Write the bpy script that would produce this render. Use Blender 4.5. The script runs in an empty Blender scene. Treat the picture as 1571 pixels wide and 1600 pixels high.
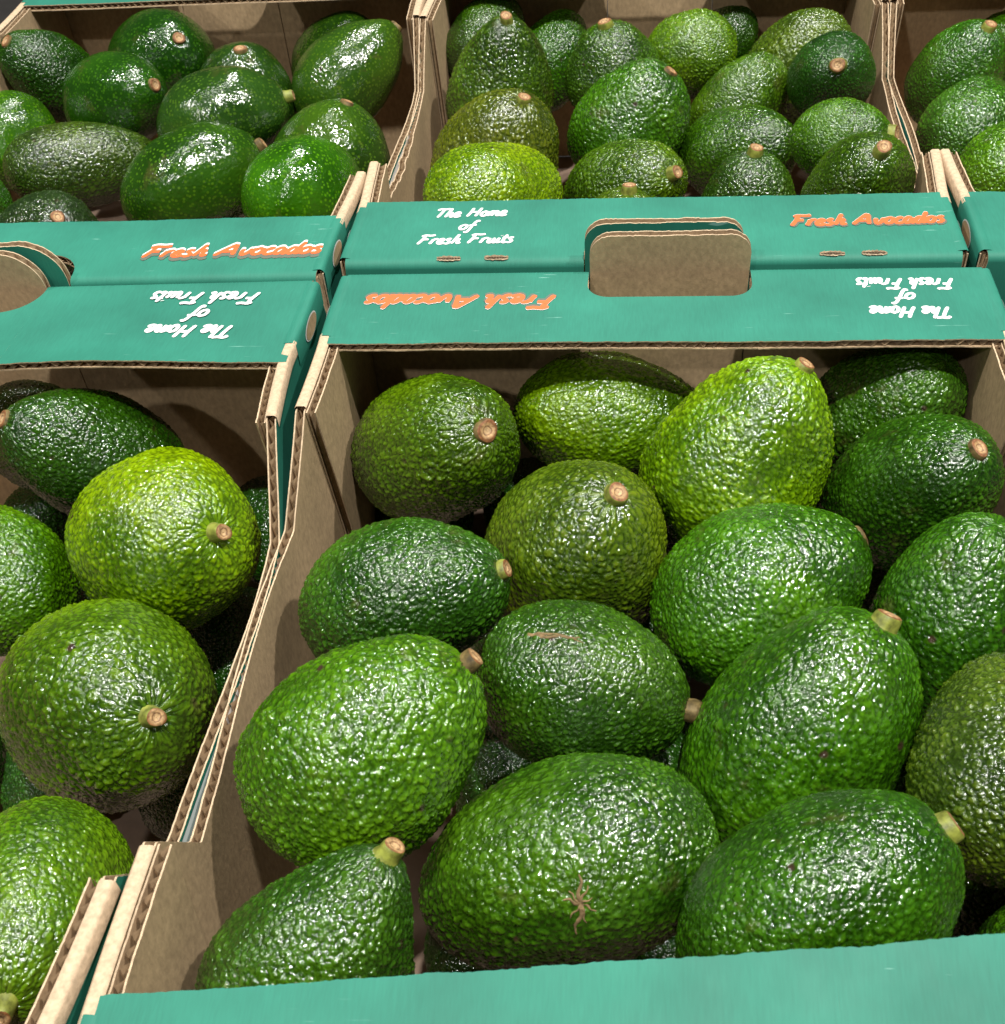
import bpy, math, random
import numpy as np
from mathutils import Matrix, Vector
from mathutils.bvhtree import BVHTree

S = bpy.context.scene
COL = S.collection
# ---------------------------------------------------------------- camera
cam = bpy.data.cameras.new('camera'); camo = bpy.data.objects.new('camera', cam); COL.objects.link(camo)
CP = (0.13459, -0.06339, 0.29711)
CR = ((0.99485953, 0.07791694, -0.06467972), (0.00900445, -0.70425678, -0.70988824), (-0.10086345, 0.70565667, -0.70133817))
camo.matrix_world = Matrix(((CR[0][0], -CR[1][0], -CR[2][0], CP[0]), (CR[0][1], -CR[1][1], -CR[2][1], CP[1]),
                            (CR[0][2], -CR[1][2], -CR[2][2], CP[2]), (0, 0, 0, 1)))
cam.sensor_fit = 'HORIZONTAL'; cam.sensor_width = 36; cam.lens = 1788.9 / 1571 * 36
cam.clip_start = 0.01; cam.clip_end = 50
cam.dof.use_dof = True; cam.dof.focus_distance = 0.50; cam.dof.aperture_fstop = 44
S.camera = camo
# ---------------------------------------------------------------- light: the lamps of a shop ceiling
w = bpy.data.worlds.new('World'); S.world = w; w.use_nodes = True
w.node_tree.nodes['Background'].inputs[0].default_value = (1.0, 0.96, 0.9, 1); w.node_tree.nodes['Background'].inputs[1].default_value = 0.035
S.view_settings.view_transform = 'Standard'; S.view_settings.look = 'None'; S.view_settings.exposure = 0.08; S.view_settings.gamma = 1
def lamp(name, loc, sx, sy, power, color=(1, .97, .92), target=(0.12, 0.3, 0)):
    l = bpy.data.lights.new(name, 'AREA'); l.shape = 'RECTANGLE'; l.size = sx; l.size_y = sy; l.energy = power; l.color = color
    o = bpy.data.objects.new(name, l); COL.objects.link(o); o.location = loc
    o.rotation_euler = (Vector(target) - Vector(loc)).to_track_quat('-Z', 'Y').to_euler()
    return o
lamp('ceiling_spot', (0.35, -0.15, 2.1), .055, .055, 50)
lamp('ceiling_spot', (-1.20, 0.10, 1.7), .07, .07, 16)
lamp('ceiling_spot', (1.25, 0.35, 1.8), .06, .06, 25)
lamp('ceiling_spot', (0.1, 1.7, 2.1), .09, .09, 23)
lamp('ceiling_spot', (-0.5, -1.5, 1.8), .07, .07, 12)
lamp('ceiling_tube', (-0.3, 0.9, 2.3), 1.2, .06, 10)

# ---------------------------------------------------------------- materials
def mat(name):
    m = bpy.data.materials.new(name); m.use_nodes = True
    n = m.node_tree.nodes; return m, n, m.node_tree.links, n['Principled BSDF']
def rgb(r, g, b): 
    f = lambda c: (c / 255 / 12.92) if c / 255 < .04045 else ((c / 255 + .055) / 1.055) ** 2.4
    return (f(r), f(g), f(b), 1)
def mix(n, l, a, b, fac, blend='MIX'):
    x = n.new('ShaderNodeMix'); x.data_type = 'RGBA'; x.blend_type = blend
    for s, v in ((x.inputs[0], fac), (x.inputs[6], a), (x.inputs[7], b)):
        if hasattr(v, 'links'): l.new(v, s)
        else: s.default_value = v
    return x.outputs[2]
def noise(n, l, vec, scale, detail=3, rough=.5):
    x = n.new('ShaderNodeTexNoise'); x.inputs['Scale'].default_value = scale; x.inputs['Detail'].default_value = detail
    x.inputs['Roughness'].default_value = rough
    if vec: l.new(vec, x.inputs['Vector'])
    return x.outputs['Fac']
def ramp(n, l, fac, p0, p1, c0=(0, 0, 0, 1), c1=(1, 1, 1, 1)):
    x = n.new('ShaderNodeValToRGB'); x.color_ramp.elements[0].position = p0; x.color_ramp.elements[1].position = p1
    x.color_ramp.elements[0].color = c0; x.color_ramp.elements[1].color = c1; l.new(fac, x.inputs[0]); return x.outputs[0]
def mapping(n, l, src, scale):
    x = n.new('ShaderNodeMapping'); x.inputs['Scale'].default_value = scale; l.new(src, x.inputs[0]); return x.outputs[0]

def skin(name, smooth):
    m, n, l, b = mat(name)
    tc = n.new('ShaderNodeTexCoord'); oi = n.new('ShaderNodeObjectInfo')
    add = n.new('ShaderNodeVectorMath'); add.operation = 'MULTIPLY_ADD'
    cmb = n.new('ShaderNodeCombineXYZ')
    for i in range(3): l.new(oi.outputs['Random'], cmb.inputs[i])
    l.new(cmb.outputs[0], add.inputs[0]); add.inputs[1].default_value = (3.1, 1.7, 2.3); l.new(tc.outputs['Object'], add.inputs[2])
    V = add.outputs[0]
    base = oi.outputs['Color']
    at = n.new('ShaderNodeAttribute'); at.attribute_name = 'relief'
    dark = mix(n, l, base, (.42, .50, .38, 1), 1.0, 'MULTIPLY')
    light = mix(n, l, base, (1.55, 1.25, .75, 1), 1.0, 'MULTIPLY')
    blotch = ramp(n, l, noise(n, l, V, 22, 4, .6), .36, .62)
    c = mix(n, l, dark, base, blotch)
    pale = ramp(n, l, noise(n, l, V, 17, 1), .54, .72)
    pm = n.new('ShaderNodeMath'); pm.operation = 'MULTIPLY'; pm.inputs[1].default_value = .8; l.new(pale, pm.inputs[0])
    c = mix(n, l, c, light, pm.outputs[0])
    # pebble tops are paler by pigment; extra shade is painted into the valleys
    if smooth:
        vo = n.new('ShaderNodeTexVoronoi'); vo.inputs['Scale'].default_value = 420; vo.inputs['Randomness'].default_value = 1; l.new(V, vo.inputs['Vector'])
        spk = ramp(n, l, vo.outputs['Distance'], .26, .40, (1, 1, 1, 1), (0, 0, 0, 1))
        vary = ramp(n, l, noise(n, l, V, 120, 1), .28, .42)
        sm = n.new('ShaderNodeMath'); sm.operation = 'MULTIPLY'; l.new(spk, sm.inputs[0]); l.new(vary, sm.inputs[1])
        sp = mix(n, l, base, (2.4, 1.7, 1.3, 1), 1.0, 'MULTIPLY')
        c = mix(n, l, c, sp, sm.outputs[0])
    else:
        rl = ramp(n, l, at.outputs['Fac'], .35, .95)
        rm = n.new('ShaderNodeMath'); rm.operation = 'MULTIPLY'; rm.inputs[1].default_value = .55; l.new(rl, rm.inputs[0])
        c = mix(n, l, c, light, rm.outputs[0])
        vl = ramp(n, l, at.outputs['Fac'], .0, .40, (.26, .32, .32, 1), (1, 1, 1, 1))  # valleys darkened in the colour to deepen the relief shading
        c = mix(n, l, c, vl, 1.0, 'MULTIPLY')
    # brown freckles and rubbed spots
    v2 = n.new('ShaderNodeTexVoronoi'); v2.inputs['Scale'].default_value = 75; l.new(V, v2.inputs['Vector'])
    fk = ramp(n, l, v2.outputs['Distance'], .07, .13, (1, 1, 1, 1), (0, 0, 0, 1))
    gate = ramp(n, l, noise(n, l, V, 60, 2), .52, .60)
    fm = n.new('ShaderNodeMath'); fm.operation = 'MULTIPLY'; l.new(fk, fm.inputs[0]); l.new(gate, fm.inputs[1])
    c = mix(n, l, c, (.035, .022, .012, 1), fm.outputs[0])
    ru = ramp(n, l, noise(n, l, V, 48, 6, .68), .60, .70)
    rm2 = n.new('ShaderNodeMath'); rm2.operation = 'MULTIPLY'; rm2.inputs[1].default_value = .45; l.new(ru, rm2.inputs[0])
    c = mix(n, l, c, (.075, .062, .018, 1), rm2.outputs[0])
    l.new(c, b.inputs['Base Color'])
    rg = ramp(n, l, noise(n, l, V, 45, 5, .6), .3, .72, (.08, .08, .08, 1), (.30, .30, .30, 1)) if not smooth else \
         ramp(n, l, noise(n, l, V, 90, 3), .3, .7, (.10, .10, .10, 1), (.22, .22, .22, 1))
    l.new(rg, b.inputs['Roughness'])
    b.inputs['IOR'].default_value = 1.5; b.inputs['Specular IOR Level'].default_value = .8
    # fine relief
    f1 = noise(n, l, V, 420, 3, .55)
    v3 = n.new('ShaderNodeTexVoronoi'); v3.feature = 'SMOOTH_F1'; v3.inputs['Scale'].default_value = 680; v3.inputs['Smoothness'].default_value = .6; l.new(V, v3.inputs['Vector'])
    b1 = n.new('ShaderNodeBump'); b1.inputs['Distance'].default_value = .0010; b1.inputs['Strength'].default_value = .35 if not smooth else .14; l.new(f1, b1.inputs['Height'])
    b2 = n.new('ShaderNodeBump'); b2.inputs['Distance'].default_value = .0006; b2.inputs['Strength'].default_value = 1.0 if not smooth else .3; b2.invert = True
    l.new(v3.outputs['Distance'], b2.inputs['Height']); l.new(b1.outputs[0], b2.inputs['Normal'])
    l.new(b2.outputs[0], b.inputs['Normal'])
    return m
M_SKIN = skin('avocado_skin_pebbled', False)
M_SKIN2 = skin('avocado_skin_speckled', True)

def plain(name, col, rough=.6, nscale=300, namt=.25, bump=.0, stretch=None, spec=.5, nscale2=None):
    m, n, l, b = mat(name)
    tc = n.new('ShaderNodeTexCoord'); V = tc.outputs['Object']
    if stretch: V = mapping(n, l, V, stretch)
    f = noise(n, l, V, nscale, 5, .6)
    lo = tuple(x * (1 - namt) for x in col[:3]) + (1,); hi = tuple(min(1, x * (1 + namt)) for x in col[:3]) + (1,)
    c = ramp(n, l, f, .3, .7, lo, hi)
    if nscale2:
        g = ramp(n, l, noise(n, l, tc.outputs['Object'], nscale2, 3), .3, .75, (.80, .80, .80, 1), (1.08, 1.08, 1.08, 1))
        c = mix(n, l, c, g, 1.0, 'MULTIPLY')
    l.new(c, b.inputs['Base Color']); b.inputs['Roughness'].default_value = rough; b.inputs['Specular IOR Level'].default_value = spec
    if bump:
        bm = n.new('ShaderNodeBump'); bm.inputs['Distance'].default_value = bump; bm.inputs['Strength'].default_value = .6
        l.new(f, bm.inputs['Height']); l.new(bm.outputs[0], b.inputs['Normal'])
    return m
M_KRAFT = plain('kraft_board', (.48, .345, .20), .85, 260, .17, .0003, (1.8, 1.8, 1), .2, 20)
M_EDGE = plain('kraft_cut_edge', (.52, .395, .265), .9, 500, .22, .0003, None, .1)
M_CORE = plain('kraft_flute', (.46, .33, .20), .9, 400, .25, .0, None, .1)
M_GREEN = plain('green_print', (.027, .205, .143), .55, 150, .07, .00004, (9, 1, 1), .3, 25)
def scuffs(m):
    n = m.node_tree.nodes; l = m.node_tree.links; b = n['Principled BSDF']; src = b.inputs['Base Color'].links[0].from_socket
    tc = n.new('ShaderNodeTexCoord'); V = tc.outputs['Object']
    a = ramp(n, l, noise(n, l, mapping(n, l, V, (60, 900, 200)), 1, 2), .71, .76)
    g = ramp(n, l, noise(n, l, V, 16, 3), .5, .62)
    x = mix(n, l, (0, 0, 0, 1), a, g)
    d = ramp(n, l, noise(n, l, V, 11, 4, .6), .35, .7, (.86, .88, .88, 1), (1.0, 1.0, 1.0, 1))
    c = mix(n, l, src, d, 1.0, 'MULTIPLY'); c = mix(n, l, c, (.20, .42, .36, 1), x); l.new(c, b.inputs['Base Color'])
    r = ramp(n, l, noise(n, l, V, 24, 5, .6), .3, .7, (.55, .55, .55, 1), (.66, .66, .66, 1)); l.new(r, b.inputs['Roughness'])
scuffs(M_GREEN)
M_PAPER = plain('label_paper', (.80, .79, .78), .6, 300, .03)
M_RED = plain('red_line', (.55, .03, .04), .5, 300, .05)
M_WHITE = plain('white_ink', (.74, .75, .74), .5, 500, .04)
M_ORANGE = plain('orange_ink', (.76, .135, .035), .5, 500, .05)
M_SHADE = plain('grey_ink', (.11, .13, .10), .55, 500, .08)
M_STEM = plain('stem_green', (.17, .19, .03), .5, 190, .7, .0004, None, .4)
M_STEMB = plain('stem_brown', (.12, .085, .03), .6, 200, .75, .0005, None, .3)
M_TABLE = plain('dark_laminate', (.028, .026, .024), .5, 40, .2)
M_TISSUE = plain('box_liner', (.26, .18, .13), .9, 80, .15)
def scarmat():
    m, n, l, b = mat('stem_cut')
    tc = n.new('ShaderNodeTexCoord')
    ln = n.new('ShaderNodeVectorMath'); ln.operation = 'LENGTH'
    mp = mapping(n, l, tc.outputs['Object'], (1, 1, 0)); nz = noise(n, l, tc.outputs['Object'], 420, 3)
    l.new(mp, ln.inputs[0])
    ad = n.new('ShaderNodeMath'); ad.operation = 'MULTIPLY_ADD'; ad.inputs[1].default_value = .0016; l.new(nz, ad.inputs[0]); l.new(ln.outputs['Value'], ad.inputs[2])
    x = n.new('ShaderNodeValToRGB'); cr = x.color_ramp
    cr.elements[0].position = .0; cr.elements[0].color = (.30, .13, .05, 1)
    cr.elements[1].position = 1; cr.elements[1].color = (.20, .08, .025, 1)
    for p, c in ((.30, (.52, .36, .19, 1)), (.48, (.50, .33, .17, 1)), (.56, (.20, .10, .045, 1)), (.68, (.48, .31, .15, 1)), (.86, (.34, .20, .09, 1))):
        e = cr.elements.new(p); e.color = c
    mu = n.new('ShaderNodeMath'); mu.operation = 'MULTIPLY'; mu.inputs[1].default_value = 1 / .0048; l.new(ad.outputs[0], mu.inputs[0]); l.new(mu.outputs[0], x.inputs[0])
    g = ramp(n, l, noise(n, l, tc.outputs['Object'], 700, 3), .35, .65, (.62, .6, .58, 1), (1.15, 1.12, 1.05, 1))
    l.new(mix(n, l, x.outputs[0], g, 1.0, 'MULTIPLY'), b.inputs['Base Color']); b.inputs['Roughness'].default_value = .65
    bm = n.new('ShaderNodeBump'); bm.inputs['Distance'].default_value = .0006; l.new(nz, bm.inputs['Height']); l.new(bm.outputs[0], b.inputs['Normal'])
    return m
M_SCAR = scarmat()

# ---------------------------------------------------------------- helpers
def link(name, me, parent=None, mats=()):
    for m in mats: me.materials.append(m)
    o = bpy.data.objects.new(name, me); COL.objects.link(o)
    if parent: o.parent = parent
    return o
def tag(o, label, cat, group=None, kind=None):
    if label: o['label'] = label
    if cat: o['category'] = cat
    if group: o['group'] = group
    if kind: o['kind'] = kind
class MB:
    """collects vertices (numpy blocks) and faces into one mesh"""
    def __init__(s): s.v = []; s.f = []; s.m = []; s.n = 0
    def grid(s, P, mi=0, flip=False, wrap=False):
        a, b = P.shape[:2]; s.v.append(P.reshape(-1, 3)); I = np.arange(a * b).reshape(a, b) + s.n; s.n += a * b
        J = np.vstack([I, I[:1]]) if wrap else I
        q = np.stack([J[:-1, :-1], J[1:, :-1], J[1:, 1:], J[:-1, 1:]], -1).reshape(-1, 4)
        if flip: q = q[:, ::-1]
        s.f += q.tolist(); s.m += [mi] * len(q)
    def poly(s, P, mi=0):
        P = np.asarray(P, float); s.v.append(P); s.f.append(list(range(s.n, s.n + len(P)))); s.m.append(mi); s.n += len(P)
    def build(s, name, mats, parent=None, smooth=True, data=False):
        me = bpy.data.meshes.new(name); me.from_pydata(np.vstack(s.v).tolist(), [], s.f)
        me.polygons.foreach_set('material_index', s.m)
        me.polygons.foreach_set('use_smooth', [smooth] * len(s.f)); me.update()
        if data:
            for m in mats: me.materials.append(m)
            return me
        return link(name, me, parent, mats)
def hsh(i, j, k, seed):
    h = (i * 73856093) ^ (j * 19349663) ^ (k * 83492791) ^ (seed * 2654435761)
    h = h & 0xffffffff; h = ((h ^ (h >> 15)) * 2246822519) & 0xffffffff; h = ((h ^ (h >> 13)) * 3266489917) & 0xffffffff
    return ((h ^ (h >> 16)) & 0xffffff) / float(0xffffff)
def vnoise(P, cell, seed):
    q = P / cell; i = np.floor(q).astype(np.int64); f = q - i; f = f * f * (3 - 2 * f); r = 0
    for a in (0, 1):
        for b in (0, 1):
            for c in (0, 1):
                wgt = (f[:, 0] if a else 1 - f[:, 0]) * (f[:, 1] if b else 1 - f[:, 1]) * (f[:, 2] if c else 1 - f[:, 2])
                r = r + wgt * hsh(i[:, 0] + a, i[:, 1] + b, i[:, 2] + c, seed)
    return r
def worley(P, cell, seed):
    q = P / cell; i = np.floor(q).astype(np.int64); F1 = np.full(len(P), 9.); F2 = np.full(len(P), 9.)
    for a in (-1, 0, 1):
        for b in (-1, 0, 1):
            for c in (-1, 0, 1):
                A, B, C = i[:, 0] + a, i[:, 1] + b, i[:, 2] + c
                d = np.sqrt((A + hsh(A, B, C, seed) - q[:, 0]) ** 2 + (B + hsh(A, B, C, seed + 1) - q[:, 1]) ** 2 + (C + hsh(A, B, C, seed + 2) - q[:, 2]) ** 2)
                F2 = np.minimum(F2, np.maximum(F1, d)); F1 = np.minimum(F1, d)
    return F1, F2
# ---------------------------------------------------------------- table
mb = MB(); mb.grid(np.array([[[x, y, -.160] for y in (-1.5, 2.5)] for x in (-2, 2.2)]), 0)
g = mb.build('table_surface', [M_TABLE], smooth=False); tag(g, None, None, kind='structure')
# ---------------------------------------------------------------- cardboard trays
T = .0042; LIN = .0006; WL = .0050; H = .155; RAD = .004
def jag(x, seed, amp=.00028, cell=.0011):
    P = np.stack([x, x * 0, x * 0], -1); return (vnoise(P + .37, cell, seed) - .5) * 2 * amp + (vnoise(P + .11, cell * 7, seed + 5) - .5) * 2 * amp * 1.4
def board(mb, u, lo, hi, ns, fn, t=T, green=True, seed=0, both=False):
    """corrugated board over columns u and rows lo(u)..hi(u); fn(u, s, n) -> xyz; n = 0 outer face ... t inner face. Two liners and two layers of flutes."""
    k = np.linspace(0, 1, ns)
    def sheet(n, l_, h_):
        s = l_[:, None] + (h_ - l_)[:, None] * k[None]
        return fn(np.repeat(u[:, None], ns, 1), s, n)
    for side in (0, 1):
        j1 = jag(u, seed + side * 3); L_ = lo; H_ = hi + j1 * (1 if ns > 2 else 0)
        n0, n1 = (0, LIN) if side == 0 else (t, t - LIN)
        A = sheet(n0, L_, H_); B = sheet(n1, L_, H_)
        mb.grid(A, (1 if (green and side == 0) else 0), side == 1); mb.grid(B, 3, side == 0)
        for e in (0, -1):
            mb.grid(np.stack([A[:, e], B[:, e]], 1), 2); mb.grid(np.stack([A[e], B[e]], 1), 2)
    a = t / 2 - LIN * 1.05
    for q in (0,):
        _z = u * 0; _w = vnoise(np.stack([u + .2, _z, _z + seed * .1], -1), .017, seed); n = t / 2 + a * (.70 + .3 * vnoise(np.stack([u, _z, _z], -1), .008, seed + 3)) * np.sin(2 * math.pi * u / WL + 5 * _w)
        s = lo[:, None] + (hi - lo - .0004)[:, None] * k[None]
        for off in (0, .00028):
            mb.grid(fn(np.repeat(u[:, None], ns, 1), s, (n + off * np.where(n > t / 2, -1, 1))[:, None] * np.ones((1, ns))), 3)
def quadmap(c):  # corners FL, FR, RR, RL as (x, y); u in 0..1, v in 0..1
    FL, FR, RR, RL = [np.array(p) for p in c]
    def f(u, v):
        u = u[..., None]; v = v[..., None]
        return FL * (1 - u) * (1 - v) + FR * u * (1 - v) + RR * u * v + RL * (1 - u) * v
    return f
BMATS = [M_KRAFT, M_GREEN, M_EDGE, M_CORE]
def make_tray(corners, label, hole_r=.010, lift_front=0, wave_rear=0, wave_front=0, wf=.057, wr=.0575, hole=(.117, .192), wide_front=0,
              bulge=(.002, .002), notch=None, hole_f=None, seed=1, red=False):
    root = bpy.data.objects.new('cardboard_tray', None); COL.objects.link(root)
    root.location = ((corners[0][0] + corners[1][0]) / 2, (corners[0][1] + corners[3][1]) / 2, -H - .003)
    tag(root, label, 'fruit tray', 'green printed trays pushed together on the table')
    bpy.context.view_layer.update()
    inv = root.location.copy()
    qm = quadmap(corners); FLc, FRc, RRc, RLc = [np.array(p) for p in corners]
    Wd = np.linalg.norm(FRc - FLc); Dp = np.linalg.norm(RLc - FLc)
    off = np.array(tuple(inv))
    def place(u, v, z):   # u, v in metres along the tray
        z = z * np.ones_like(u); P = qm(u / Wd, v / Dp); return np.concatenate([P, z[..., None]], -1) - off
    ncol = int(Wd / WL * 8)
    # ends with their fold-over ledges
    for rear in (False, True):
        wv = wave_rear if rear else wave_front; lift = 0 if rear else lift_front; wid = wr if rear else wf; wx = 0 if rear else wide_front
        hx = hole if rear else (hole_f or hole)
        def edge(u, n, v): return place(u, (Dp - v) if rear else v, n)
        def bent(u, s, n, straight=False):
            n = n * np.ones_like(s)
            if straight: v = n; z = s - RAD
            else:
                ang = np.clip((RAD - s) / RAD, 0, math.pi / 2)
                v = np.where(s > RAD, s, RAD - (RAD - n) * np.sin(ang)); z = np.where(s > RAD, -n, -RAD + (RAD - n) * np.cos(ang))
                low = s < RAD - RAD * math.pi / 2; v = np.where(low, n, v); z = np.where(low, -RAD - ((RAD - RAD * math.pi / 2) - s), z)
            k = np.clip((s - RAD) / wid, 0, 1.3)
            inset = .002 * np.clip(1 - s / wid, 0, 1) * (s > -.02)
            cx = Wd / 2; uu = cx + (u - cx) * (1 - inset / cx)
            P = edge(uu, z + k * lift * (u / Wd) + wv * k ** 5 * np.exp(-((u - Wd * .70) / .06) ** 2) * 1.0 + (0 if straight else .0001 * np.sin(u * 43 + seed) * k), v)
            return P
        mb = MB(); u = np.linspace(.0012, Wd - .0012, ncol)
        in_hole = (u > hx[0]) & (u < hx[1]); iL = np.where(u <= hx[0])[0]; iR = np.where(u >= hx[1])[0]; iH = np.where(in_hole)[0]
        low = RAD - RAD * math.pi / 2 - (H - .006)
        hi_full = wid + wx * u / Wd + jag(u, seed + 11 + rear, .0002, .004)
        for I in (iL, iR):
            uu = u[I]; uu = np.append(uu, hx[0]) if I is iL else np.insert(uu, 0, hx[1])
            hh = np.interp(uu, u, hi_full)
            # rows: wall, arc, ledge
            b0, b1, b2 = low, RAD - RAD * math.pi / 2, RAD
            kk = np.r_[np.linspace(b0, b1, 3), np.linspace(b1, b2, 6)[1:]]
            def fn(U, s, n): return bent(U, s, n)
            ns = 24
            # remap rows so the arc is sampled densely
            def fn2(U, s, n, hh=hh):
                f = (s - b0) / np.maximum((np.max(s, 1, keepdims=True) - b0), 1e-9)
                top = np.max(s, 1, keepdims=True)
                s2 = np.where(f < .2, b0 + f / .2 * (b1 - b0), np.where(f < .55, b1 + (f - .2) / .35 * (b2 - b1), b2 + (f - .55) / .45 * (top - b2)))
                return bent(U, s2, n)
            board(mb, uu, np.full_like(uu, b0), hh, ns, fn2, seed=seed + 20 * rear)
        # hand hole: the ledge strip beyond it and the upright tongue left standing in the wall plane
        uh = np.r_[hx[0], np.sort(np.r_[u[iH], hx[0] + hole_r * (1 - np.cos(np.linspace(.05, 1.5, 9))), hx[1] - hole_r * (1 - np.cos(np.linspace(.05, 1.5, 9)))]), hx[1]]
        dd = np.minimum(uh - hx[0], hx[1] - uh); dd = np.clip(dd, 0, hole_r)
        rnd = hole_r - np.sqrt(np.maximum(hole_r ** 2 - (hole_r - dd) ** 2, 0))
        hdep = .0235
        board(mb, uh, np.maximum(hdep - rnd, RAD), np.interp(uh, u, hi_full), 8, lambda U, s, n: bent(U, s, n), seed=seed + 7)
        mb.build('end_panel', BMATS, root)
        mt = MB(); th = hdep - rnd + jag(uh, seed + 31, .0002)
        def tongue(U, s, n): return bent(hx[0] + .0006 + (U - hx[0]) * (1 - .0012 / (hx[1] - hx[0])), s, n, True)
        board(mt, uh, np.full_like(uh, -(H - .01)), th, 14, tongue, seed=seed + 3)
        mt.build('handle_flap', BMATS, root)
    # long sides: full height at the corners, lowered between them
    zl = -.034
    for right in (False, True):
        prof_v = [0, .103, .121, Dp - .140, Dp - .102, Dp]; prof_z = [-.0016, -.0016, zl, zl, -.0016, -.0016]
        bl = bulge[1] if right else bulge[0]
        def side(U, s, n, base=.0, bl=bl, right=right):
            b = bl * np.sin(np.clip((U - .06) / (Dp - .12), 0, 1) * math.pi) * (1 + .0 * s) + .0012 * np.sin(U * 37 + seed * 2)* np.clip(np.minimum(U, Dp - U) / .06, 0, 1)
            x = base + n * np.ones_like(s) - b
            x = Wd - x if right else x
            return place(x, U, s)
        v = np.linspace(RAD, Dp - RAD, int(Dp / WL * 8))
        top = np.interp(v, prof_v, prof_z); 
        if notch and notch[0] == right:
            top = top - notch[3] * np.clip(1 - np.abs((v - notch[1]) / notch[2]), 0, 1) ** .4 * (.5 + hsh((v / .007).astype(np.int64), np.zeros(len(v), np.int64), np.zeros(len(v), np.int64), 5)) * (v > notch[1] - notch[2]) * (v < notch[1] + notch[2])
        mb = MB(); ms = 12
        board(mb, v, np.full_like(v, -(H - .006)), top, ms, side, seed=seed + 40 + right)
        # folded smooth top of the outer layer at each corner
        for v0, v1 in ((.048, .101), (Dp - .101, Dp - .05)):
            vv = np.linspace(v0, v1, 14); prof = [(-.0004, -.006), (-.0004, -.0007), (.0006, .0002), (T - .0004, .0002), (T + .0004, -.0007)]
            mb.grid(np.stack([side(vv[:, None], np.full((14, 1), z), np.full((14, 1), n))[:, 0] for n, z in prof], 1), 2)
        mb.build('side_panel', BMATS, root)
        # glued-in corner flaps with a slanting free edge
        for rearc in (False, True):
            mb = MB(); L = .103
            fv = np.linspace(.006, L, 100)
            zt = np.full_like(fv, -.0022); zb = np.full_like(fv, -(H - .008))
            # slant: the free edge leans; lower rows end earlier
            def flap(U, s, n, rearc=rearc):
                sl = (1 - .13 * np.clip(-s / .09, 0, 1)); V = U * sl
                V = Dp - V if rearc else V
                return side(V, s, n + T + .0003)
            board(mb, fv, zb, zt, 10, flap, green=False, seed=seed + 50 + right + 2 * rearc)
            mb.build('corner_flap', BMATS, root)
        # the green liner folded over the corner between ledge and side
        for v0, v1 in ((.0045, .052), (Dp - .052, Dp - .0045)):
            vv = np.linspace(v0, v1, 12); prof = [(-.0005, -.012), (-.0006, -.0016), (.0002, -.0001), (.0014, .0006), (.0040, .0004), (.0080, -.0008)]
            mg = MB(); mg.grid(np.stack([side(vv[:, None], np.full((12, 1), z), np.full((12, 1), n))[:, 0] for n, z in prof], 1), 0)
            mg.build('corner_fold', [M_GREEN], root)
        # oval finger notches showing kraft on the green outer face, near the ledges
        for vc in (.030, Dp - .030):
            a = np.linspace(0, 2 * math.pi, 20, endpoint=False)
            P = side((vc + .009 * np.cos(a))[:, None], (-.0065 + .0045 * np.sin(a))[:, None], np.full((20, 1), -.0011))[:, 0]
            mo = MB(); mo.poly(P, 0); Q = side((vc + .0098 * np.cos(a))[:, None], (-.0065 + .0052 * np.sin(a))[:, None], np.full((20, 1), -.0009))[:, 0]
            mo.poly(Q, 1); mo.build('oval_cutout', [M_KRAFT, M_PAPER], root, smooth=False)
    # white paper label on the outside of the right long side
    mb = MB(); vv = np.linspace(.118, Dp - .150, 30)
    def sideR(U, s, n):
        b = bulge[1] * np.sin(np.clip((U - .06) / (Dp - .12), 0, 1) * math.pi) + .0012 * np.sin(U * 37 + seed * 2) * np.clip(np.minimum(U, Dp - U) / .06, 0, 1)
        return place(Wd - (n - b), U, s)
    ss = np.linspace(-.085, zl - .001, 4)
    mb.grid(sideR(vv[:, None] + 0 * ss, ss[None] + 0 * vv[:, None], -.0006), 0)
    v2 = vv[-3:-1]; mb.grid(sideR(np.linspace(Dp - .153, Dp - .1505, 2)[:, None] + 0 * ss, ss[None] + np.zeros((2, 1)), -.0009), 1)
    mb.build('side_label', [M_PAPER, M_RED], root)
    # floor
    mb = MB(); uu, vv = np.meshgrid(np.linspace(.002, Wd - .002, 12), np.linspace(.004, Dp - .004, 14), indexing='ij')
    mb.grid(place(uu, vv, -H + .001), 0); mb.grid(place(uu, vv, -H - .002), 0, True)
    mb.build('tray_floor', [M_TISSUE], root)
    root['wd'] = Wd; root['dp'] = Dp
    return root, place, Wd, Dp

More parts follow.
